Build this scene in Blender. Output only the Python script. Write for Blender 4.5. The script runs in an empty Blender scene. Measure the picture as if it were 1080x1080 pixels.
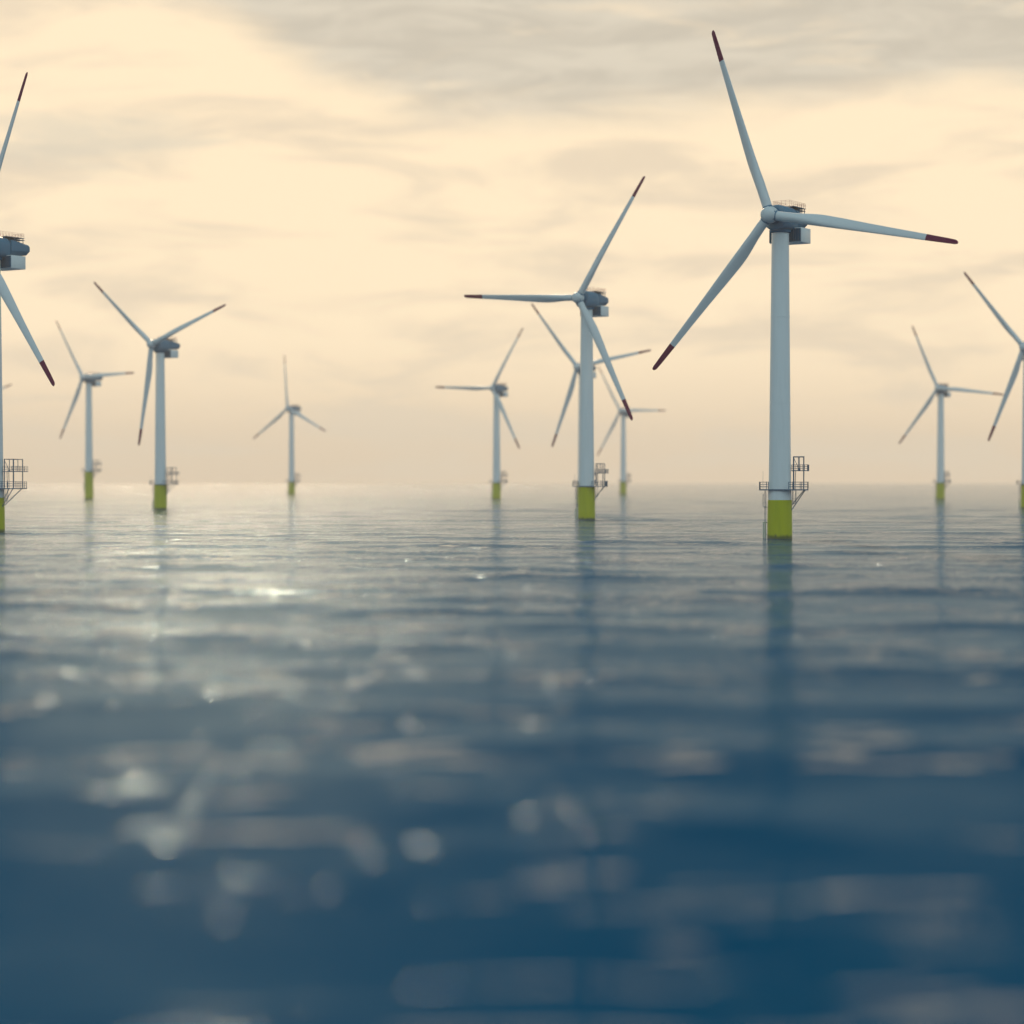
import bpy, bmesh, math, random
import numpy as np
from mathutils import Vector, Matrix

random.seed(7)
rng = np.random.default_rng(11)
R = math.radians
scene = bpy.context.scene
col = scene.collection

# ------------------------------------------------------------------ camera facts
CAM_H = 15.55
PSI = R(32.8)            # every rotor faces the same wind
HUB_Z = 83.65
OVER = 6.24              # hub centre ahead of the tower axis
ROTOR_R = 52.0
PLAT_Z = 12.8

# ------------------------------------------------------------------ node helpers
def new_mat(name):
    m = bpy.data.materials.new(name)
    m.use_nodes = True
    nt = m.node_tree
    b = nt.nodes['Principled BSDF']
    return m, nt, b

def N(nt, t, **kw):
    n = nt.nodes.new(t)
    for k, v in kw.items():
        setattr(n, k, v)
    return n

def sock(nt, s, v):
    if isinstance(v, bpy.types.NodeSocket):
        nt.links.new(v, s)
    else:
        s.default_value = v

def M(nt, op, a, b=None, c=None, clamp=False):
    n = N(nt, 'ShaderNodeMath', operation=op, use_clamp=clamp)
    sock(nt, n.inputs[0], a)
    if b is not None: sock(nt, n.inputs[1], b)
    if c is not None: sock(nt, n.inputs[2], c)
    return n.outputs[0]

def VM(nt, op, a, b=None):
    n = N(nt, 'ShaderNodeVectorMath', operation=op)
    sock(nt, n.inputs[0], a)
    if b is not None: sock(nt, n.inputs[1], b)
    return n.outputs['Value'] if op in ('DOT_PRODUCT', 'LENGTH', 'DISTANCE') else n.outputs[0]

def SS(nt, v, lo, hi, a=0.0, b=1.0):
    n = N(nt, 'ShaderNodeMapRange', interpolation_type='SMOOTHSTEP')
    sock(nt, n.inputs[0], v)
    n.inputs[1].default_value = lo; n.inputs[2].default_value = hi
    n.inputs[3].default_value = a; n.inputs[4].default_value = b
    return n.outputs[0]

def MIX(nt, f, a, b):
    n = N(nt, 'ShaderNodeMix', data_type='RGBA')
    sock(nt, n.inputs[0], f)
    for s, v in ((n.inputs[6], a), (n.inputs[7], b)):
        if isinstance(v, bpy.types.NodeSocket): nt.links.new(v, s)
        else: s.default_value = (*v, 1.0)
    return n.outputs[2]

def NOISE(nt, vec, scale, detail=4.0, rough=0.5, dist=0.0):
    n = N(nt, 'ShaderNodeTexNoise')
    nt.links.new(vec, n.inputs['Vector'])
    n.inputs['Scale'].default_value = scale
    n.inputs['Detail'].default_value = detail
    n.inputs['Roughness'].default_value = rough
    n.inputs['Distortion'].default_value = dist
    return n.outputs[0]

def MAPV(nt, vec, scale=(1, 1, 1), loc=(0, 0, 0), rot=(0, 0, 0)):
    n = N(nt, 'ShaderNodeMapping')
    nt.links.new(vec, n.inputs[0])
    n.inputs['Scale'].default_value = scale
    n.inputs['Location'].default_value = loc
    n.inputs['Rotation'].default_value = rot
    return n.outputs[0]

# ------------------------------------------------------------------ materials
def paint(name, base, dirt, rough, amount=0.35, streak=True, spec=0.5):
    m, nt, b = new_mat(name)
    tc = N(nt, 'ShaderNodeTexCoord').outputs['Object']
    b.inputs['Specular IOR Level'].default_value = spec
    n1 = NOISE(nt, MAPV(nt, tc, (0.9, 0.9, 0.07 if streak else 0.9)), 1.0, 6, 0.6)
    n2 = NOISE(nt, tc, 3.0, 5, 0.6)
    f = M(nt, 'MULTIPLY', SS(nt, n1, 0.45, 0.75), amount)
    c = MIX(nt, f, base, dirt)
    f2 = M(nt, 'MULTIPLY', SS(nt, n2, 0.5, 0.8), amount * 0.5)
    c = MIX(nt, f2, c, dirt)
    nt.links.new(c, b.inputs['Base Color'])
    nt.links.new(M(nt, 'ADD', M(nt, 'MULTIPLY', n2, 0.18), rough), b.inputs['Roughness'])
    return m

mat_white = paint('white_tower_paint', (0.76, 0.79, 0.79), (0.64, 0.67, 0.67), 0.26)
mat_blade = paint('blade_gelcoat', (0.64, 0.67, 0.68), (0.54, 0.58, 0.59), 0.40, 0.25, False)
mat_nac = paint('nacelle_paint', (0.09, 0.21, 0.32), (0.07, 0.16, 0.25), 0.45, 0.35, False, 0.3)
mat_red = paint('blade_tip_red', (0.15, 0.002, 0.050), (0.12, 0.002, 0.045), 0.6, 0.3, False, 0.12)
mat_yellow = paint('foundation_yellow', (0.48, 0.49, 0.0003), (0.36, 0.39, 0.001), 0.3, 0.45, True, 0.22)
nt = mat_yellow.node_tree
bs = nt.nodes['Principled BSDF']
gz = N(nt, 'ShaderNodeSeparateXYZ'); nt.links.new(N(nt, 'ShaderNodeNewGeometry').outputs['Position'], gz.inputs[0])
wz = NOISE(nt, MAPV(nt, N(nt, 'ShaderNodeTexCoord').outputs['Object'], (1.2, 1.2, 0.25)), 1.0, 4, .6)
wet = SS(nt, M(nt, 'ADD', gz.outputs[2], M(nt, 'MULTIPLY', wz, -1.6)), -0.5, 0.45, .85, 0)
nt.links.new(MIX(nt, wet, bs.inputs['Base Color'].links[0].from_socket, (0.05, 0.075, 0.03)), bs.inputs['Base Color'])
mat_steel = paint('blue_grey_steel', (0.045, 0.125, 0.21), (0.035, 0.09, 0.15), 0.5, 0.4, False, 0.25)
mat_dark = paint('dark_louvre', (0.015, 0.12, 0.22), (0.012, 0.09, 0.17), 0.6, 0.3, True, 0.1)
mat_redrail = paint('red_rail_paint', (0.42, 0.09, 0.09), (0.33, 0.08, 0.08), 0.5, 0.3, False)
mat_fender = paint('worn_fender', (0.46, 0.52, 0.42), (0.30, 0.36, 0.36), 0.6, 0.5)

# ------------------------------------------------------------------ mesh helpers
class MB:
    def __init__(s):
        s.bm = bmesh.new()
    def ring_loft(s, rings, cap0=True, cap1=True, closed=True):
        vs = [[s.bm.verts.new(p) for p in r] for r in rings]
        n = len(vs[0])
        for a, b in zip(vs[:-1], vs[1:]):
            for i in range(n if closed else n - 1):
                j = (i + 1) % n
                s.bm.faces.new((a[i], a[j], b[j], b[i]))
        if cap0: s.bm.faces.new(list(reversed(vs[0])))
        if cap1: s.bm.faces.new(vs[-1])
        return s
    def tube(s, p, q, r, n=8):
        p, q = Vector(p), Vector(q)
        d = (q - p).normalized()
        u = d.orthogonal().normalized(); w = d.cross(u)
        rr = []
        for c in (p, q):
            rr.append([c + r * (math.cos(2*math.pi*i/n) * u + math.sin(2*math.pi*i/n) * w) for i in range(n)])
        return s.ring_loft(rr)
    def lathe(s, prof, n=48):
        rr = [[(r*math.cos(2*math.pi*i/n), r*math.sin(2*math.pi*i/n), z) for i in range(n)] for r, z in prof]
        return s.ring_loft(rr)
    def prism(s, pts, z0, z1):
        return s.ring_loft([[(x, y, z0) for x, y in pts], [(x, y, z1) for x, y in pts]])
    def box(s, lo, hi):
        (x0, y0, z0), (x1, y1, z1) = lo, hi
        return s.prism([(x0, y0), (x1, y0), (x1, y1), (x0, y1)], z0, z1)
    def build(s, name, mat, parent=None, smooth=None, bevel=0.0):
        bm = s.bm
        bmesh.ops.recalc_face_normals(bm, faces=bm.faces)
        if bevel:
            ed = [e for e in bm.edges if e.is_manifold and e.calc_face_angle(0) > 0.7]
            bmesh.ops.bevel(bm, geom=ed, offset=bevel, segments=2, affect='EDGES', profile=0.5)
        me = bpy.data.meshes.new(name)
        bm.to_mesh(me); bm.free()
        me.materials.append(mat)
        if smooth is not None:
            me.polygons.foreach_set('use_smooth', [True] * len(me.polygons))
            me.set_sharp_from_angle(angle=R(smooth))
        o = bpy.data.objects.new(name, me)
        col.objects.link(o)
        o.parent = parent
        return o

cp, sp = math.cos(PSI), math.sin(PSI)
def loc2(a, b):          # plan position given east / north, turned into the thing's own frame
    return (a*cp - b*sp, a*sp + b*cp)
def L3(a, b, z):
    x, y = loc2(a, b); return (x, y, z)

def railing(mb, pts, z, h, bars=3, r=0.06, step=1.6, closed=False):
    seq = list(pts) + ([pts[0]] if closed else [])
    for (a0, b0), (a1, b1) in zip(seq[:-1], seq[1:]):
        n = max(1, round(math.hypot(a1-a0, b1-b0) / step))
        for i in range(n + 1):
            t = i / n
            a, b = a0 + (a1-a0)*t, b0 + (b1-b0)*t
            mb.tube(L3(a, b, z), L3(a, b, z+h), r, 6)
        for k in range(1, bars + 1):
            zz = z + h * k / bars - (r if k == bars else 0)
            mb.tube(L3(a0, b0, zz), L3(a1, b1, zz), r*0.8, 6)

# ------------------------------------------------------------------ one turbine
def tower_r(z):
    t = (z - PLAT_Z) / (HUB_Z - 3.6 - PLAT_Z)
    return 2.92 + (2.24 - 2.92) * t

def pile_mesh(top):
    mb = MB()
    mb.lathe([(3.24, -2.4), (3.24, 0.0), (3.20, 6.0), (3.14, top - 0.06), (3.08, top)], 56)
    return mb

def make_turbine():
    root = bpy.data.objects.new('wind_turbine', None)
    col.objects.link(root)
    root.empty_display_size = 5
    # foundation
    pile = pile_mesh(10.0).build('foundation_pile', mat_yellow, root, 40)
    MB().lathe([(3.06, 10.02), (3.03, PLAT_Z - 0.36)], 56).build('collar', mat_white, pile, 40)
    # boat landing: two fender posts and a caged ladder on the far left of the pile
    mb = MB()
    for da in (-3.75, -4.25):
        mb.tube(L3(da, 0.1, -2.2), L3(da, 0.1, 4.3), 0.17, 10)
        mb.tube(L3(da, 0.1, 4.1), L3(-3.0, 0.1, 4.1), 0.10, 8)
        mb.tube(L3(da, 0.1, 0.9), L3(-3.0, 0.1, 0.9), 0.10, 8)
    mb.build('boat_fender', mat_fender, pile, 40)
    mb = MB()
    for da in (-3.55, -3.85):
        mb.tube(L3(da, 0.6, -1.5), L3(da, 0.6, PLAT_Z - 0.35), 0.055, 6)
    z = -1.2
    while z < PLAT_Z - 0.5:
        mb.tube(L3(-3.55, 0.6, z), L3(-3.85, 0.6, z), 0.03, 6); z += 0.32
    for zz in (8.3, 9.3, 10.3, 11.3):
        for a0, b0, a1, b1 in ((-3.55, .6, -3.6, -.1), (-3.6, -.1, -4.35, -.1), (-4.35, -.1, -4.35, .6), (-4.35, .6, -3.85, .6)):
            mb.tube(L3(a0, b0, zz), L3(a1, b1, zz), 0.04, 6)
    for a0, b0 in ((-4.35, -.1), (-4.35, .6), (-3.6, -.1)):
        mb.tube(L3(a0, b0, 8.2), L3(a0, b0, 11.6), 0.04, 6)
    mb.tube(L3(-4.1, .6, 8.1), L3(-3.0, .6, 8.1), 0.09, 6)
    mb.build('access_ladder', mat_steel, root)
    # tower
    prof = []
    zs = [PLAT_Z + 0.02, 20, 36, 37.5, 58, 59.5, HUB_Z - 3.6]
    z0, z1 = PLAT_Z + 0.02, HUB_Z - 3.7
    prof.append((tower_r(z0), z0))
    for zf in (35.2, 57.6):
        prof += [(tower_r(zf), zf), (tower_r(zf) + 0.05, zf + 0.02), (tower_r(zf) + 0.05, zf + 0.28), (tower_r(zf), zf + 0.30)]
    prof += [(tower_r(z1 - .7), z1 - .7), (tower_r(z1) + 0.06, z1 - .68), (tower_r(z1) + 0.06, z1)]
    tower = MB().lathe(prof, 64).build('tower', mat_white, root, 40)
    # working platform
    ring = [(3.45*math.cos(R(a)), 3.45*math.sin(R(a))) for a in range(0, 360, 12)]
    poly_r = [(1.7, -4.4), (6.9, -4.0), (8.3, 6.7), (2.2, 7.2), (0.4, 3.9), (0.2, -4.0)]
    poly_l = [(-5.4, -1.6), (-2.4, -2.6), (-2.4, 2.6), (-5.2, 2.2)]
    mb = MB()
    mb.prism([loc2(*p) for p in ring], PLAT_Z - 0.33, PLAT_Z)
    mb.prism([loc2(*p) for p in poly_r], PLAT_Z - 0.30, PLAT_Z + 0.005)
    mb.prism([loc2(*p) for p in poly_l], PLAT_Z - 0.31, PLAT_Z + 0.010)
    plat = mb.build('work_platform', mat_steel, root)
    mb = MB()
    railing(mb, [(1.75, -4.3), (6.85, -3.9), (8.2, 6.6), (2.3, 7.1)], PLAT_Z, 1.95, 3, 0.09, 1.7)
    mb.build('railing', mat_steel, plat)
    mb = MB()
    railing(mb, [(-3.25, -2.2), (-5.3, -1.55), (-5.1, 2.1), (-3.2, 2.4)], PLAT_Z, 1.95, 3, 0.09, 1.6)
    mb.tube(L3(-4.6, -1.7, PLAT_Z), L3(-4.6, -1.7, PLAT_Z + 4.7), 0.035, 6)
    mb.build('railing', mat_steel, plat)
    for a0, b0, a1, b1, zl in ((6.2, -2.6, 2.9, -1.2, 5.6), (7.0, 5.2, 2.4, 2.1, 5.6), (3.0, 6.6, 1.3, 2.9, 7.4)):
        MB().tube(L3(a0, b0, PLAT_Z - 0.3), L3(a1, b1, zl + (1.8 if zl < 7 else 0)), 0.13, 8).build('brace', mat_steel, plat, 40)
    mb = MB()     # small hanging landing under the deck
    for a0, b0 in ((3.35, -.8), (4.15, -.8), (3.35, .5), (4.15, .5)):
        mb.tube(L3(a0, b0, PLAT_Z - .3), L3(a0, b0, 9.0), 0.06, 6)
    for zz in (9.05, 9.7, 10.3):
        for a0, b0, a1, b1 in ((3.35, -.8, 4.15, -.8), (4.15, -.8, 4.15, .5), (4.15, .5, 3.35, .5)):
            mb.tube(L3(a0, b0, zz), L3(a1, b1, zz), 0.05, 6)
    mb.prism([loc2(*p) for p in ((3.3, -.85), (4.2, -.85), (4.2, .55), (3.3, .55))], 8.95, 9.04)
    mb.build('hanging_landing', mat_steel, plat)
    # lifting frame on the platform
    P = [(3.5, -1.0), (6.1, -1.1), (7.1, 6.4), (4.4, 6.5)]
    zt = PLAT_Z + 8.6; zm = PLAT_Z + 4.95
    mb = MB()
    for a0, b0 in P:
        mb.tube(L3(a0, b0, PLAT_Z), L3(a0, b0, zt), 0.15, 8)
    for i in range(4):
        (a0, b0), (a1, b1) = P[i], P[(i+1) % 4]
        mb.tube(L3(a0, b0, zt - .12), L3(a1, b1, zt - .12), 0.12, 8)
    mb.tube(L3(4.95, -1.05, zm), L3(4.95, -1.05, zt - .1), 0.10, 8)
    mb.tube(L3(5.7, 6.45, zm), L3(5.7, 6.45, zt - .1), 0.10, 8)
    mb.tube(L3(3.55, -1.0, zt - .6), L3(4.6, -1.0, zm + .9), 0.07, 6)
    mb.tube(L3(3.7, 1.6, PLAT_Z), L3(3.75, 1.0, zm), 0.09, 6)
    mb.tube(L3(4.2, 1.7, PLAT_Z), L3(4.25, 1.1, zm), 0.09, 6)
    fr = mb.build('lifting_frame', mat_steel, root, 40)
    mb = MB()
    up = [(3.0, -1.3), (7.0, -1.6), (8.6, 6.9), (3.9, 7.0)]
    mb.prism([loc2(*p) for p in up], zm - 0.20, zm)
    mb.build('upper_deck', mat_steel, fr)
    mb = MB()
    railing(mb, [(up[0][0] + .05, up[0][1] + .05), (up[1][0] - .05, up[1][1] + .05), (up[2][0] - .05, up[2][1] - .05), (up[3][0], up[3][1] - .05)], zm, 1.5, 3, 0.055, 1.3)
    mb.build('railing', mat_steel, fr)
    mb = MB()      # hoist hanging inside the frame
    mb.tube(L3(4.6, -1.0, zm + .9), L3(5.0, -1.05, zm + .12), 0.10, 8)
    mb.box((0, 0, 0), (0.001, 0.001, 0.001)) if False else None
    mb.prism([loc2(*p) for p in ((4.6, -1.35), (5.2, -1.35), (5.2, -.75), (4.6, -.75))], zm + .01, zm + .30)
    mb.build('winch', mat_steel, fr, 40)

    # nacelle: local -Y is upwind, origin of the measures is the tower axis
    nac_e = None
    def sec(y, hw, zt_, zb_, e, n=40, cut=0.0):
        out = []
        zc, hz = (zt_ + zb_) / 2, (zt_ - zb_) / 2
        for i in range(n):
            t = 2*math.pi*(i + .5)/n
            c, s_ = math.cos(t), math.sin(t)
            x = hw * math.copysign(abs(c)**(2/e), c)
            z = zc + hz * math.copysign(abs(s_)**(2/e), s_)
            out.append((x, y, z))
        return out
    H = HUB_Z
    mb = MB()
    mb.ring_loft([sec(-3.75, 2.5, H+2.4, H-3.05, 2.5), sec(-3.5, 2.95, H+2.78, H-3.5, 2.5), sec(-3.0, 3.15, H+2.95, H-3.65, 2.5),
                  sec(1.0, 3.28, H+2.98, H-3.68, 2.4), sec(3.6, 3.28, H+2.95, H-3.65, 2.4), sec(4.0, 3.15, H+2.85, H-3.5, 2.4), sec(4.15, 2.9, H+2.6, H-3.2, 2.4)])
    nac = mb.build('nacelle', mat_nac, root, 38)
    # bedplate collar round the tower head
    MB().lathe([(2.55, H-4.15), (2.75, H-4.0), (2.75, H-3.45)], 48).build('yaw_ring', mat_dark, nac, 40)
    # tail housing, tapering, with chamfered lower edges
    def tail(y, hw, zt_, zb_, ch):
        return [(-hw*.80, y, zt_), (hw*.80, y, zt_), (hw, y, zt_ - .5), (hw, y, zb_ + ch), (hw*.45, y, zb_), (-hw*.45, y, zb_), (-hw, y, zb_ + ch), (-hw, y, zt_ - .5)]
    mb = MB()
    mb.ring_loft([tail(5.0, 2.6, H+2.3, H-2.2, 1.2), tail(6.0, 2.6, H+2.25, H-2.15, 1.2), tail(12.4, 2.25, H+1.35, H-1.75, 1.1), tail(13.0, 2.0, H+1.1, H-1.35, .8)])
    mb.build('tail_housing', mat_nac, nac, 25, bevel=0.12)
    MB().ring_loft([sec(4.1, 2.75, H+2.45, H-3.0, 2.4), sec(4.6, 2.45, H+2.1, H-2.6, 2.4), sec(5.3, 2.4, H+2.1, H-2.05, 2.6)]).build('ring_gap', mat_dark, nac, 40)
    # main bearing neck between hub and nacelle
    mb = MB()
    rr = []
    for y, r_ in ((-5.0, 1.75), (-4.4, 1.95), (-3.7, 2.2)):
        rr.append([(r_*math.cos(2*math.pi*i/40), y, H + r_*math.sin(2*math.pi*i/40)) for i in range(40)])
    mb.ring_loft(rr).build('bearing_neck', mat_dark, nac, 40)
    # transformer house under the nacelle, behind the tower
    mb = MB()
    mb.box((-4.6, 3.0, H-6.35), (4.6, 8.7, H-2.55))
    bx = mb.build('transformer_house', mat_nac, nac, 25, bevel=0.06)
    bx.data.materials.clear(); bx.data.materials.append(mat_white)
    mb = MB()
    mb.box((-4.45, 2.93, H-6.2), (4.45, 2.99, H-2.75))
    mb.build('louvre_panel', mat_dark, bx)
    mb = MB()
    for k in range(19):
        x = -4.4 + k * (8.8 / 18)
        mb.box((x - .06, 2.62, H-6.15), (x + .06, 2.925, H-2.8))
    mb.build('louvre', mat_steel, bx)
    # deck and rails on top
    mb = MB()
    mb.box((-2.5, 3.0, H+2.98), (2.5, 10.3, H+3.12))
    mb.box((-2.1, 6.3, H+2.45), (2.1, 10.9, H+2.57))
    for x in (-2.2, 2.2):
        for y in (6.6, 8.4, 10.0):
            mb.box((x - .08, y - .08, H+1.3), (x + .08, y + .08, H+2.975))
    hd = mb.build('hoist_deck', mat_steel, nac)
    mb = MB()
    def rail_local(pts, z, h):
        for (a0, b0), (a1, b1) in zip(pts[:-1], pts[1:]):
            n = max(1, round(math.hypot(a1-a0, b1-b0) / 1.25))
            for i in range(n + 1):
                t = i / n
                mb.tube((a0+(a1-a0)*t, b0+(b1-b0)*t, z), (a0+(a1-a0)*t, b0+(b1-b0)*t, z+h), 0.035, 6)
            for zz in (z + .4*h, z + .7*h, z + h):
                mb.tube((a0, b0, zz), (a1, b1, zz), 0.03, 6)
    rail_local([(-2.4, 0.6), (-2.4, 10.2), (2.4, 10.2), (2.4, 0.6), (-2.4, 0.6)], H + 3.12, 1.25)
    for x in (-2.4, 2.4):
        for y in (0.6, 1.8):
            mb.tube((x, y, H+2.3), (x, y, H+3.13), 0.035, 6)
    mb.build('railing', mat_redrail, hd)
    # rotor hub: blunt rounded spinner
    mb = MB()
    prof = [(0.02, -2.65), (0.75, -2.56), (1.35, -2.28), (1.85, -1.72), (2.12, -0.9), (2.2, 0.0), (2.15, 0.7), (1.95, 1.15), (1.7, 1.3)]
    rr = [[(r_*math.cos(2*math.pi*i/48), y, r_*math.sin(2*math.pi*i/48)) for i in range(48)] for r_, y in prof]
    mb.ring_loft(rr)
    hub = mb.build('hub', mat_blade, root, 50)
    hub.location = (0, -OVER, HUB_Z)
    for k in range(6):
        an = R(30 + 60*k)
        c = Vector((2.02*math.sin(an), -1.15, 2.02*math.cos(an))); d = Vector((math.sin(an), -.35, math.cos(an))).normalized()
        MB().tube(c - d*.06, c + d*.06, 0.17, 12).build('hatch', mat_dark, hub)
    # blades
    def interp(t, xs, ys):
        return float(np.interp(t, xs, ys))
    def section(r):
        ch = interp(r, [1.3, 4, 7, 10.5, 14, 20, 28, 36, 43.6, 49, 51.2, 51.8, 52], [2.5, 2.5, 2.62, 3.05, 3.25, 2.95, 2.4, 1.98, 1.66, 1.38, 1.2, .8, .3])
        th = interp(r, [1.3, 4, 7, 10.5, 14, 20, 28, 36, 43.6, 52], [1, 1, .84, .60, .44, .32, .25, .21, .19, .17])
        ro = interp(r, [1.3, 4, 12, 16], [1, 1, 0.1, 0])       # how round
        be = R(interp(r, [1.3, 8, 14, 28, 52], [24, 24, 21, 16, 13]))
        pts = []
        n = 28
        for i in range(n):
            a = 2*math.pi*i/n
            u = .5 - .5*math.cos(a)            # 0 leading .. 1 trailing
            yt = 5*(.2969*math.sqrt(u) - .126*u - .3516*u*u + .2843*u**3 - .1036*u**4)
            s_ = 1 if a < math.pi else -1
            xa = (u - .32) * ch
            ya = s_ * yt * th * ch * (1.1 if s_ < 0 else .9)
            xc = -.5 * math.cos(a) * ch
            yc = .5 * math.sin(a) * ch
            x = xa*(1-ro) + xc*ro
            y = ya*(1-ro) + yc*ro
            # leading edge to +X and upwind (-Y), trailing edge to -X and downwind
            X = -x*math.cos(be) + y*math.sin(be)
            Y = x*math.sin(be) + y*math.cos(be)
            pts.append((X, Y, r))
        return pts
    rs = [1.3, 2.2, 4, 5.5, 7, 8.5, 10, 11.5, 13, 15, 17.5, 20, 24, 28, 32, 36, 40, 43.4]
    rt = [43.4, 45, 47, 49, 50.4, 51.2, 51.6, 51.85, 52.0]
    def make_blade():
        b = MB().ring_loft([section(r) for r in rs], True, True).build('blade', mat_blade, root, 50)
        b.location = (0, -OVER, HUB_Z)
        MB().ring_loft([section(r) for r in rt], True, True).build('blade_tip', mat_red, b, 50)
        # root collar
        mb = MB()
        mb.lathe([(1.33, 1.7), (1.36, 1.75), (1.36, 2.2), (1.28, 2.25)], 32).build('root_collar', mat_nac, b, 40)
        return b
    for k in range(3):
        make_blade()
    return root

def kids(o): return [c for c in col.objects if c.parent == o]

def copy_tree(o, parent=None):
    c = o.copy(); col.objects.link(c)
    if parent: c.parent = parent
    for ch in kids(o):
        copy_tree(ch, c)
    return c

# x, distance, rotor turn (deg), kind, label
TURB = [
    (69.9, 556.8, -18.5, 'collar', 'largest wind turbine, whole in view, with a white band between its platform and yellow base'),
    (-152.1, 625.8, 23.7, 'collar', 'big turbine cut by the left edge, its nacelle tail and platform frame showing'),
    (28.3, 809.0, 33.5, 'plain', 'second largest whole turbine, one blade flat left, one crossing in front of its tower'),
    (-179.0, 1086.3, 70.2, 'plain', 'mid-sized turbine on the left, one blade hanging straight down'),
    (268.3, 1111.1, -158.5, 'plain', 'turbine cut by the right edge, showing two blades on the left of its tower'),
    (43.2, 1307.4, 80.7, 'plain', 'turbine whose tower hides behind the second largest one, red tipped blades reaching out both sides'),
    (-11.6, 1605.9, 32.2, 'plain', 'small turbine left of the second largest one, one blade pointing flat left'),
    (323.3, 1609.6, -23.1, 'plain', 'small turbine right of the largest one, with a blade pointing right towards the frame edge'),
    (-320.5, 1616.8, 87.9, 'tall', 'small turbine between the two left ones, its yellow base topping higher than those beside it'),
    (-214.3, 2074.6, -3.8, 'plain', 'tiny faint turbine standing alone with one blade pointing straight up'),
    (111.9, 2145.8, 90.9, 'plain', 'tiny faint turbine just right of the second largest one, with a blade pointing flat right'),
    (-476.0, 1900.0, 74.0, 'plain', 'faint turbine off the left edge, only a pale blade tip reaching into view'),
]
proto = make_turbine()
plain_pile = pile_mesh(PLAT_Z - 0.36).build('foundation_pile', mat_yellow, None, 40)
turbines = []
for i, (x, y, ph, kind, label) in enumerate(TURB):
    t = proto if i == 0 else copy_tree(proto)
    t.location = (x, y, 0)
    t.rotation_euler = (0, 0, -PSI)
    t['label'] = label; t['category'] = 'wind turbine'; t['group'] = 'offshore wind turbines'
    turbines.append(t)
for t, (x, y, ph, kind, label) in zip(turbines, TURB):
    bl = [c for c in kids(t) if c.name.split('.')[0] == 'blade']
    for k, b in enumerate(bl):
        b.rotation_euler = (0, R(ph + 120*k), 0)
    hb = [c for c in kids(t) if c.name.split('.')[0] == 'hub'][0]
    hb.rotation_euler = (0, R(ph), 0)
    if kind != 'collar':
        pl = [c for c in kids(t) if c.name.split('.')[0] == 'foundation_pile'][0]
        pl.data = plain_pile.data
        for s_ in kids(pl):
            if s_.name.split('.')[0] == 'collar':
                bpy.data.objects.remove(s_)
    if kind == 'tall':
        # this one stands higher: everything is raised on a taller pile
        t.location.z = 8.4
        pl = [c for c in kids(t) if c.name.split('.')[0] == 'foundation_pile'][0]
        pl.data = MB().lathe([(3.30, -10.4), (3.20, 6.0), (3.14, PLAT_Z - 0.42), (3.08, PLAT_Z - 0.36)], 56).build('foundation_pile', mat_yellow, None, 40).data
for o in list(col.objects):
    if o.name.split('.')[0] == 'foundation_pile' and o.parent is None:
        bpy.data.objects.remove(o)

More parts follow.
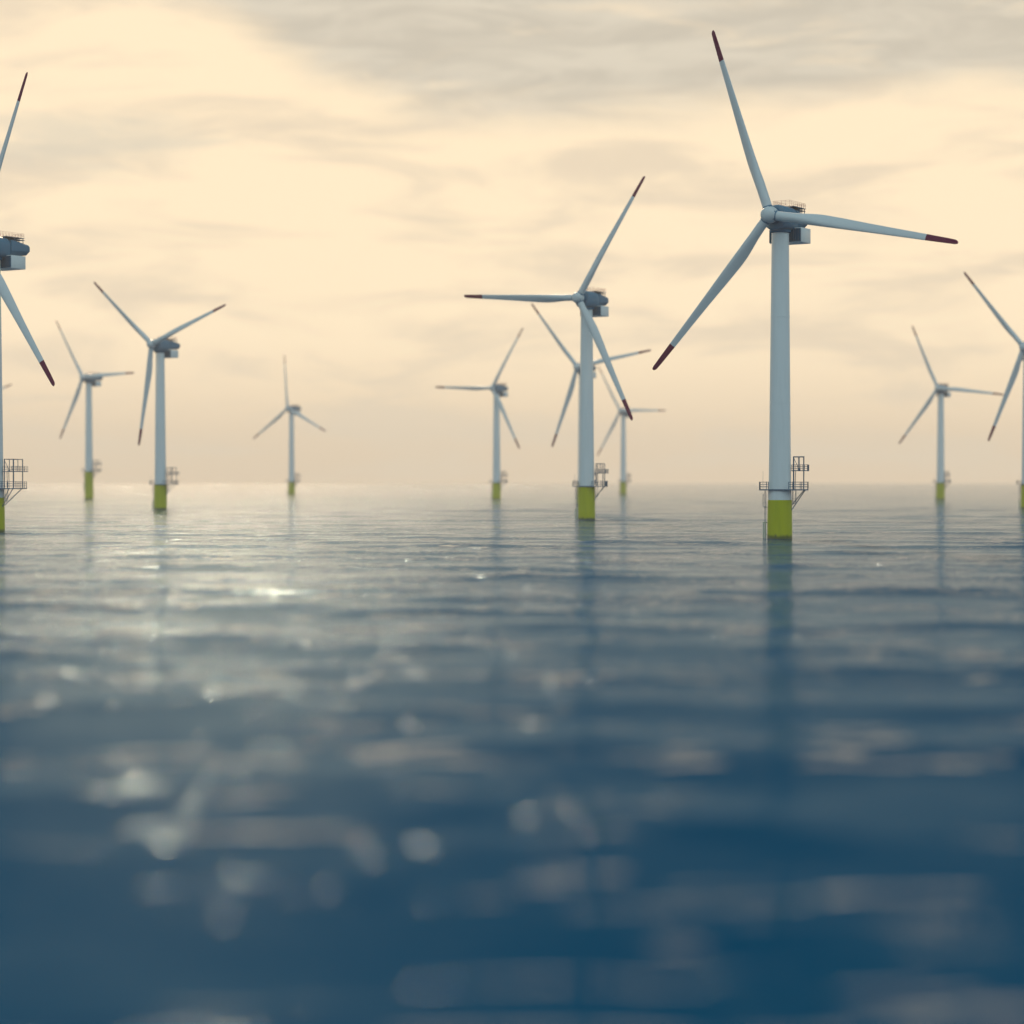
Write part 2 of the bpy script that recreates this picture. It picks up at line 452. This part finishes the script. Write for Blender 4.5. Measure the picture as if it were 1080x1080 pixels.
# ------------------------------------------------------------------ sea
FAR = 7000.0
def build_sea():
    r = [0.0]
    rad = [30.0]
    while rad[-1] < FAR:
        rad.append(rad[-1] * 1.0062)
    rad = np.array(rad)
    core = np.radians(np.arange(-21, 21.0001, 0.10))
    rest = np.radians(np.arange(23, 338, 2.5))
    th = np.concatenate([core, rest])             # measured clockwise from +Y
    nt_, nr = len(th), len(rad)
    Rr, Th = np.meshgrid(rad, th, indexing='ij')
    X = Rr * np.sin(Th); Y = Rr * np.cos(Th)
    sr = Rr * 0.0062
    st = np.where((Th <= R(21.01)) & (Th >= -R(21.01)), Rr * R(0.10), Rr * R(2.5))
    st = np.broadcast_to(st, Rr.shape)
    Z = np.zeros_like(X)
    n = 150
    lam = np.exp(rng.uniform(math.log(2.6), math.log(75), n))
    main = R(-168)                                # the swell runs towards the viewer, a little from the right
    spread = np.where(lam > 20, 0.45, 1.0)
    ang = main + rng.normal(0, 1, n) * spread
    ph = rng.uniform(0, 2*math.pi, n)
    slope = 0.0032 * np.exp(-0.5*((np.log(lam) - math.log(22))/0.9)**2) + 0.0018
    for l, a, p, s in zip(lam, ang, ph, slope):
        k = 2*math.pi/l
        kx, ky = k*math.sin(a), k*math.cos(a)
        A = s/k
        # drop what the local grid cannot carry
        kr = np.abs(kx*np.sin(Th) + ky*np.cos(Th)); kt = np.abs(kx*np.cos(Th) - ky*np.sin(Th))
        fade = np.clip(1.6 - (kr*sr + kt*st)/1.1, 0, 1)
        Z += A * fade * np.cos(kx*X + ky*Y + p)
    sd = Z[rad < 600].std()
    Z = Z + 0.16 * (Z**2 - sd**2) / sd            # sharper crests, flatter troughs
    print('sea sd', sd, 'max', Z.max(), 'min', Z.min())
    verts = np.stack([X, Y, Z], -1).reshape(-1, 3)
    verts = np.concatenate([verts, [[0, 0, 0]]])
    ids = np.arange(nr*nt_).reshape(nr, nt_)
    a = ids[:-1, :]; b = ids[1:, :]
    a2 = np.roll(a, -1, 1); b2 = np.roll(b, -1, 1)
    quads = np.stack([a, a2, b2, b], -1).reshape(-1, 4)
    c = len(verts) - 1
    i0 = ids[0]; i1 = np.roll(i0, -1)
    tris = np.stack([np.full(nt_, c), i1, i0], -1)
    me = bpy.data.meshes.new('sea')
    me.vertices.add(len(verts)); me.vertices.foreach_set('co', verts.ravel().astype(np.float32))
    nl = quads.size + tris.size
    me.loops.add(nl)
    me.loops.foreach_set('vertex_index', np.concatenate([quads.ravel(), tris.ravel()]).astype(np.int32))
    npol = len(quads) + len(tris)
    me.polygons.add(npol)
    starts = np.concatenate([np.arange(len(quads))*4, quads.size + np.arange(len(tris))*3]).astype(np.int32)
    me.polygons.foreach_set('loop_start', starts)
    me.polygons.foreach_set('use_smooth', np.ones(npol, bool))
    me.update(calc_edges=True); me.validate()
    if me.polygons[0].normal.z < 0: me.flip_normals()
    o = bpy.data.objects.new('sea', me)
    col.objects.link(o)
    o['kind'] = 'structure'; o['label'] = 'dark blue rippled sea with pale glints'
    return o
sea = build_sea()

m, nt, b = new_mat('sea_water')
tc = N(nt, 'ShaderNodeTexCoord').outputs['Object']
WAVELET = 1.5
WATER = (0.0, 0.044, 0.112, 1)
# wind patches: ripples stand higher in some places than in others
patch = SS(nt, NOISE(nt, MAPV(nt, tc, (0.004, 0.012, 1), rot=(0, 0, R(8))), 1.0, 4, .55), .36, .64, .30, 1.45)
# long-crested ripples running towards the viewer
v1 = MAPV(nt, tc, (0.26, 0.34, 1), rot=(0, 0, R(10)))
v2 = MAPV(nt, tc, (0.55, 0.95, 1), rot=(0, 0, R(-14)))
h1 = NOISE(nt, v1, 1.0, 2.0, .5, .3)
h2 = NOISE(nt, v2, 1.0, 3.0, .55, .2)
h4 = NOISE(nt, MAPV(nt, tc, (1.3, 2.4, 1), rot=(0, 0, R(22))), 1.0, 2.0, .5, .2)
h = M(nt, 'ADD', M(nt, 'MULTIPLY', h1, 0.30), M(nt, 'MULTIPLY', h2, 0.19))
h = M(nt, 'ADD', h, M(nt, 'MULTIPLY', h4, 0.08))
h = M(nt, 'MULTIPLY', h, patch)
# scattered steep wavelets, in clusters: these are what catches the low sun
n3 = NOISE(nt, MAPV(nt, tc, (0.15, 0.44, 1), loc=(5.2, 1.7, 0), rot=(0, 0, R(5))), 1.0, 1.2, .5, .4)
clus = SS(nt, NOISE(nt, MAPV(nt, tc, (0.030, 0.085, 1), loc=(2.2, 9.4, 0)), 1.0, 2, .5), .45, .65, 0.0, 1.0)
# the breeze dies away offshore: choppy by the viewer, calm among the turbines
spy = N(nt, 'ShaderNodeSeparateXYZ'); nt.links.new(tc, spy.inputs[0])
calm = M(nt, 'POWER', M(nt, 'DIVIDE', 90.0, M(nt, 'MAXIMUM', spy.outputs[1], 90.0)), 0.32)
lee = SS(nt, spy.outputs[1], 70.0, 240.0, 0.50, 1.0)
h = M(nt, 'MULTIPLY', h, M(nt, 'MULTIPLY', calm, lee))
h = M(nt, 'ADD', h, M(nt, 'MULTIPLY', M(nt, 'MULTIPLY', SS(nt, n3, .54, .80), clus), M(nt, 'MULTIPLY', M(nt, 'POWER', calm, 0.5), WAVELET)))
n5 = NOISE(nt, MAPV(nt, tc, (0.75, 1.5, 1), loc=(3.3, 8.1, 0), rot=(0, 0, R(-7))), 1.0, 2.0, .5, .3)
clus2 = SS(nt, NOISE(nt, MAPV(nt, tc, (0.05, 0.03, 1), loc=(6.2, 4.4, 0)), 1.0, 3, .6), .44, .62, 0.0, 1.0)
h = M(nt, 'ADD', h, M(nt, 'MULTIPLY', M(nt, 'MULTIPLY', SS(nt, n5, .52, .80), clus2), M(nt, 'MULTIPLY', lee, SS(nt, spy.outputs[1], 100.0, 260.0, 0.0, 0.24))))
bp = N(nt, 'ShaderNodeBump')
bp.inputs['Strength'].default_value = 1.0
bp.inputs['Distance'].default_value = 1.0
nt.links.new(h, bp.inputs['Height'])
nt.nodes.remove(b)
# body of blue scattered light under a mirror whose strength falls quickly away from grazing
geo = N(nt, 'ShaderNodeNewGeometry')
mixn = N(nt, 'ShaderNodeMix', data_type='VECTOR')
mixn.inputs[0].default_value = 0.35
nt.links.new(geo.outputs['Normal'], mixn.inputs[4]); nt.links.new(bp.outputs[0], mixn.inputs[5])
nn = VM(nt, 'NORMALIZE', mixn.outputs[1])
cosv = M(nt, 'MAXIMUM', VM(nt, 'DOT_PRODUCT', geo.outputs['Incoming'], nn), 0.0005)
refl = M(nt, 'MULTIPLY', M(nt, 'EXPONENT', M(nt, 'MULTIPLY', M(nt, 'POWER', cosv, 0.86), -14.8)), 0.92)
dif = N(nt, 'ShaderNodeBsdfDiffuse'); dif.inputs['Color'].default_value = WATER
glo = N(nt, 'ShaderNodeBsdfGlossy'); nt.links.new(MIX(nt, SS(nt, refl, .08, 1.0), (0.62, 0.83, 0.97), (1.0, 1.0, 1.0)), glo.inputs['Color']); glo.inputs['Roughness'].default_value = 0.08
nt.links.new(bp.outputs[0], glo.inputs['Normal'])
ms = N(nt, 'ShaderNodeMixShader')
nt.links.new(refl, ms.inputs[0]); nt.links.new(dif.outputs[0], ms.inputs[1])
glb = N(nt, 'ShaderNodeBsdfGlossy'); glb.inputs['Roughness'].default_value = 0.30
nt.links.new(glo.inputs['Color'].links[0].from_socket, glb.inputs['Color']); nt.links.new(bp.outputs[0], glb.inputs['Normal'])
mg = N(nt, 'ShaderNodeMixShader'); nt.links.new(M(nt, 'MULTIPLY', M(nt, 'POWER', M(nt, 'SUBTRACT', 1.0, refl), 2.0), 0.10), mg.inputs[0])
nt.links.new(glo.outputs[0], mg.inputs[1]); nt.links.new(glb.outputs[0], mg.inputs[2]); nt.links.new(mg.outputs[0], ms.inputs[2])
nt.links.new(ms.outputs[0], nt.nodes['Material Output'].inputs['Surface'])
sea.data.materials.append(m)

# ------------------------------------------------------------------ air
mh = bpy.data.materials.new('sea_haze')
mh.use_nodes = True
nt = mh.node_tree; nt.nodes.clear()
out = N(nt, 'ShaderNodeOutputMaterial')
pv = N(nt, 'ShaderNodeVolumePrincipled')
pv.inputs['Color'].default_value = (0.92, 0.93, 0.93, 1)
pv.inputs['Density'].default_value = 0.00010
pv.inputs['Anisotropy'].default_value = 0.1
nt.links.new(pv.outputs[0], out.inputs['Volume'])
hz = MB().box((-7200, -7200, -4.2), (7200, 7200, 152)).build('haze', mh)
hz['kind'] = 'stuff'; hz['label'] = 'thin pale sea haze'

# ------------------------------------------------------------------ light
SUN_AZ, SUN_EL = R(-9), R(30)     # azimuth clockwise from +Y
sun_dir = Vector((math.sin(SUN_AZ)*math.cos(SUN_EL), math.cos(SUN_AZ)*math.cos(SUN_EL), math.sin(SUN_EL)))
sl = bpy.data.lights.new('sun', 'SUN')
sl.energy = 5.0; sl.angle = R(2.8); sl.color = (1.0, 0.72, 0.45)
so = bpy.data.objects.new('sun', sl); col.objects.link(so)
so.rotation_euler = (-sun_dir).to_track_quat('-Z', 'Y').to_euler()
so.location = sun_dir * 300

w = bpy.data.worlds.new('World'); scene.world = w
w.use_nodes = True
nt = w.node_tree; nt.nodes.clear()
V = N(nt, 'ShaderNodeTexCoord').outputs['Generated']
sky = N(nt, 'ShaderNodeTexSky', sky_type='NISHITA', sun_disc=False)
sky.sun_elevation = SUN_EL; sky.sun_rotation = SUN_AZ
sky.altitude = 0; sky.air_density = 1.3; sky.dust_density = 0.6; sky.ozone_density = 2.0
sp_ = N(nt, 'ShaderNodeSeparateXYZ'); nt.links.new(V, sp_.inputs[0])
x, y, z = sp_.outputs
el = M(nt, 'ARCSINE', z)
az = M(nt, 'ARCTAN2', x, y)
SKY_S = 0.055
clear = VM(nt, 'SCALE', sky.outputs[0]); nt.nodes[-1].inputs['Scale'].default_value = SKY_S
# the cloud deck lies towards the sun, low; overhead and behind it opens to blue
cv = N(nt, 'ShaderNodeCombineXYZ')
nt.links.new(az, cv.inputs[0]); nt.links.new(el, cv.inputs[1])
A = cv.outputs[0]
wob = NOISE(nt, MAPV(nt, A, (5, 16, 1), loc=(3.1, 0, 0)), 1.0, 6, .6, .4)
wobc = M(nt, 'SUBTRACT', wob, 0.5)
fine = NOISE(nt, MAPV(nt, A, (9, 42, 1), loc=(1.7, 2.0, 0), rot=(0, 0, R(-9))), 1.0, 6, .55, .6)
# cream veil
veil_el = SS(nt, el, 0.0, 0.075)
cream = MIX(nt, veil_el, (0.86, 0.675, 0.470), (1.08, 0.875, 0.605))
cream = MIX(nt, SS(nt, fine, .44, .66, 0, .9), cream, (0.85, 0.705, 0.52))
# grey cloud bank, its lower edge falls from the upper left to the right
rmp = N(nt, 'ShaderNodeValToRGB')
azn = M(nt, 'ADD', M(nt, 'MULTIPLY', az, 1/0.5), 0.5)
nt.links.new(azn, rmp.inputs[0])
cr = rmp.color_ramp
def px_az(px): return (px - 540)/2250/0.5 + .5
def lev(py): return (505 - py)/2250
pts = [(-200, 20), (0, 4), (90, 18), (200, 48), (350, 106), (470, 142), (560, 144), (700, 140), (820, 134), (950, 125), (1080, 122), (1300, 140)]
while len(cr.elements) < len(pts): cr.elements.new(.5)
for e, (px_, py_) in zip(cr.elements, pts):
    e.position = px_az(px_)
    g = lev(py_)
    e.color = (g, g, g, 1)
cr.interpolation = 'EASE'
bound = rmp.outputs[0]
d = M(nt, 'ADD', M(nt, 'SUBTRACT', el, bound), M(nt, 'MULTIPLY', wobc, 0.05))
bank = SS(nt, d, -0.004, 0.020)
brk = NOISE(nt, MAPV(nt, A, (11, 48, 1), loc=(7.3, 1.2, 0), rot=(0, 0, R(-6))), 1.0, 5, .6, .5)
bank = M(nt, 'MULTIPLY', bank, SS(nt, brk, .52, .74, 1.0, .40))
streaks = NOISE(nt, MAPV(nt, A, (14, 75, 1), loc=(2.9, 4.2, 0), rot=(0, 0, R(-8))), 1.0, 6, .6, .8)
grey = MIX(nt, SS(nt, streaks, .36, .64), (0.64, 0.572, 0.46), (0.755, 0.675, 0.54))
deck = MIX(nt, bank, cream, grey)
# low soft cloud on the left
sx = M(nt, 'DIVIDE', M(nt, 'SUBTRACT', az, (100-540)/2250), 0.050)
sy = M(nt, 'DIVIDE', M(nt, 'SUBTRACT', el, (505-160)/2250), 0.014)
rr_ = M(nt, 'ADD', M(nt, 'MULTIPLY', sx, sx), M(nt, 'MULTIPLY', sy, sy))
rr_ = M(nt, 'ADD', rr_, M(nt, 'MULTIPLY', M(nt, 'SUBTRACT', brk, .5), 7.0))
deck = MIX(nt, SS(nt, rr_, 1.9, -0.3, 0, .62), deck, (0.72, 0.65, 0.52))
# where the deck ends
sv = N(nt, 'ShaderNodeCombineXYZ')
for i in range(3): sv.inputs[i].default_value = sun_dir[i]
hor = N(nt, 'ShaderNodeCombineXYZ')
hor.inputs[0].default_value = math.sin(SUN_AZ); hor.inputs[1].default_value = math.cos(SUN_AZ)
gaz = VM(nt, 'DOT_PRODUCT', V, hor.outputs[0])
big = NOISE(nt, MAPV(nt, V, (1.4, 1.4, 3.2)), 1.0, 4, .55)
edge = M(nt, 'ADD', el, M(nt, 'MULTIPLY', M(nt, 'SUBTRACT', big, .5), 0.03))
cover = SS(nt, edge, 0.222, 0.250, 1, 0)
back = SS(nt, gaz, -0.15, 0.55)
cover = M(nt, 'MULTIPLY', cover, back)
front = SS(nt, gaz, -0.25, 0.35)
# slate-blue cloud shadow above the bright deck, a pale blue overcast behind the viewer
slate = MIX(nt, SS(nt, big, .4, .65), (0.004, 0.135, 0.205), (0.012, 0.175, 0.24))
pale = MIX(nt, SS(nt, big, .4, .65), (0.50, 0.70, 0.77), (0.66, 0.82, 0.86))
dim = MIX(nt, front, pale, slate)
holes = SS(nt, NOISE(nt, MAPV(nt, V, (2.2, 2.2, 5)), 1.0, 5, .6), .40, .60, 0.75, 1.0)
open_sky = MIX(nt, holes, clear, dim)
final = MIX(nt, cover, open_sky, deck)
bg = N(nt, 'ShaderNodeBackground'); bg.inputs['Strength'].default_value = 1.0
nt.links.new(final, bg.inputs[0])
ow = N(nt, 'ShaderNodeOutputWorld'); nt.links.new(bg.outputs[0], ow.inputs[0])

# ------------------------------------------------------------------ camera
cam = bpy.data.cameras.new('camera')
cam.sensor_width = 36; cam.lens = 36 * 2250 / 1080
cam.clip_start = 0.5; cam.clip_end = 30000
cam.dof.use_dof = True
cam.dof.focus_distance = 585
cam.dof.aperture_fstop = 0.075 / 1.75
co = bpy.data.objects.new('camera', cam); col.objects.link(co)
co.location = (0, 0, CAM_H)
co.rotation_euler = (R(90) - math.atan((540 - 504.9)/2250), 0, 0)
scene.camera = co

scene.view_settings.view_transform = 'Standard'
scene.view_settings.look = 'None'
scene.view_settings.exposure = 0
scene.view_settings.gamma = 1
c = scene.cycles
c.use_denoising = True
c.max_bounces = 6; c.diffuse_bounces = 2; c.glossy_bounces = 4; c.volume_bounces = 0
c.sample_clamp_indirect = 6; c.sample_clamp_direct = 180
c.caustics_reflective = False; c.caustics_refractive = False
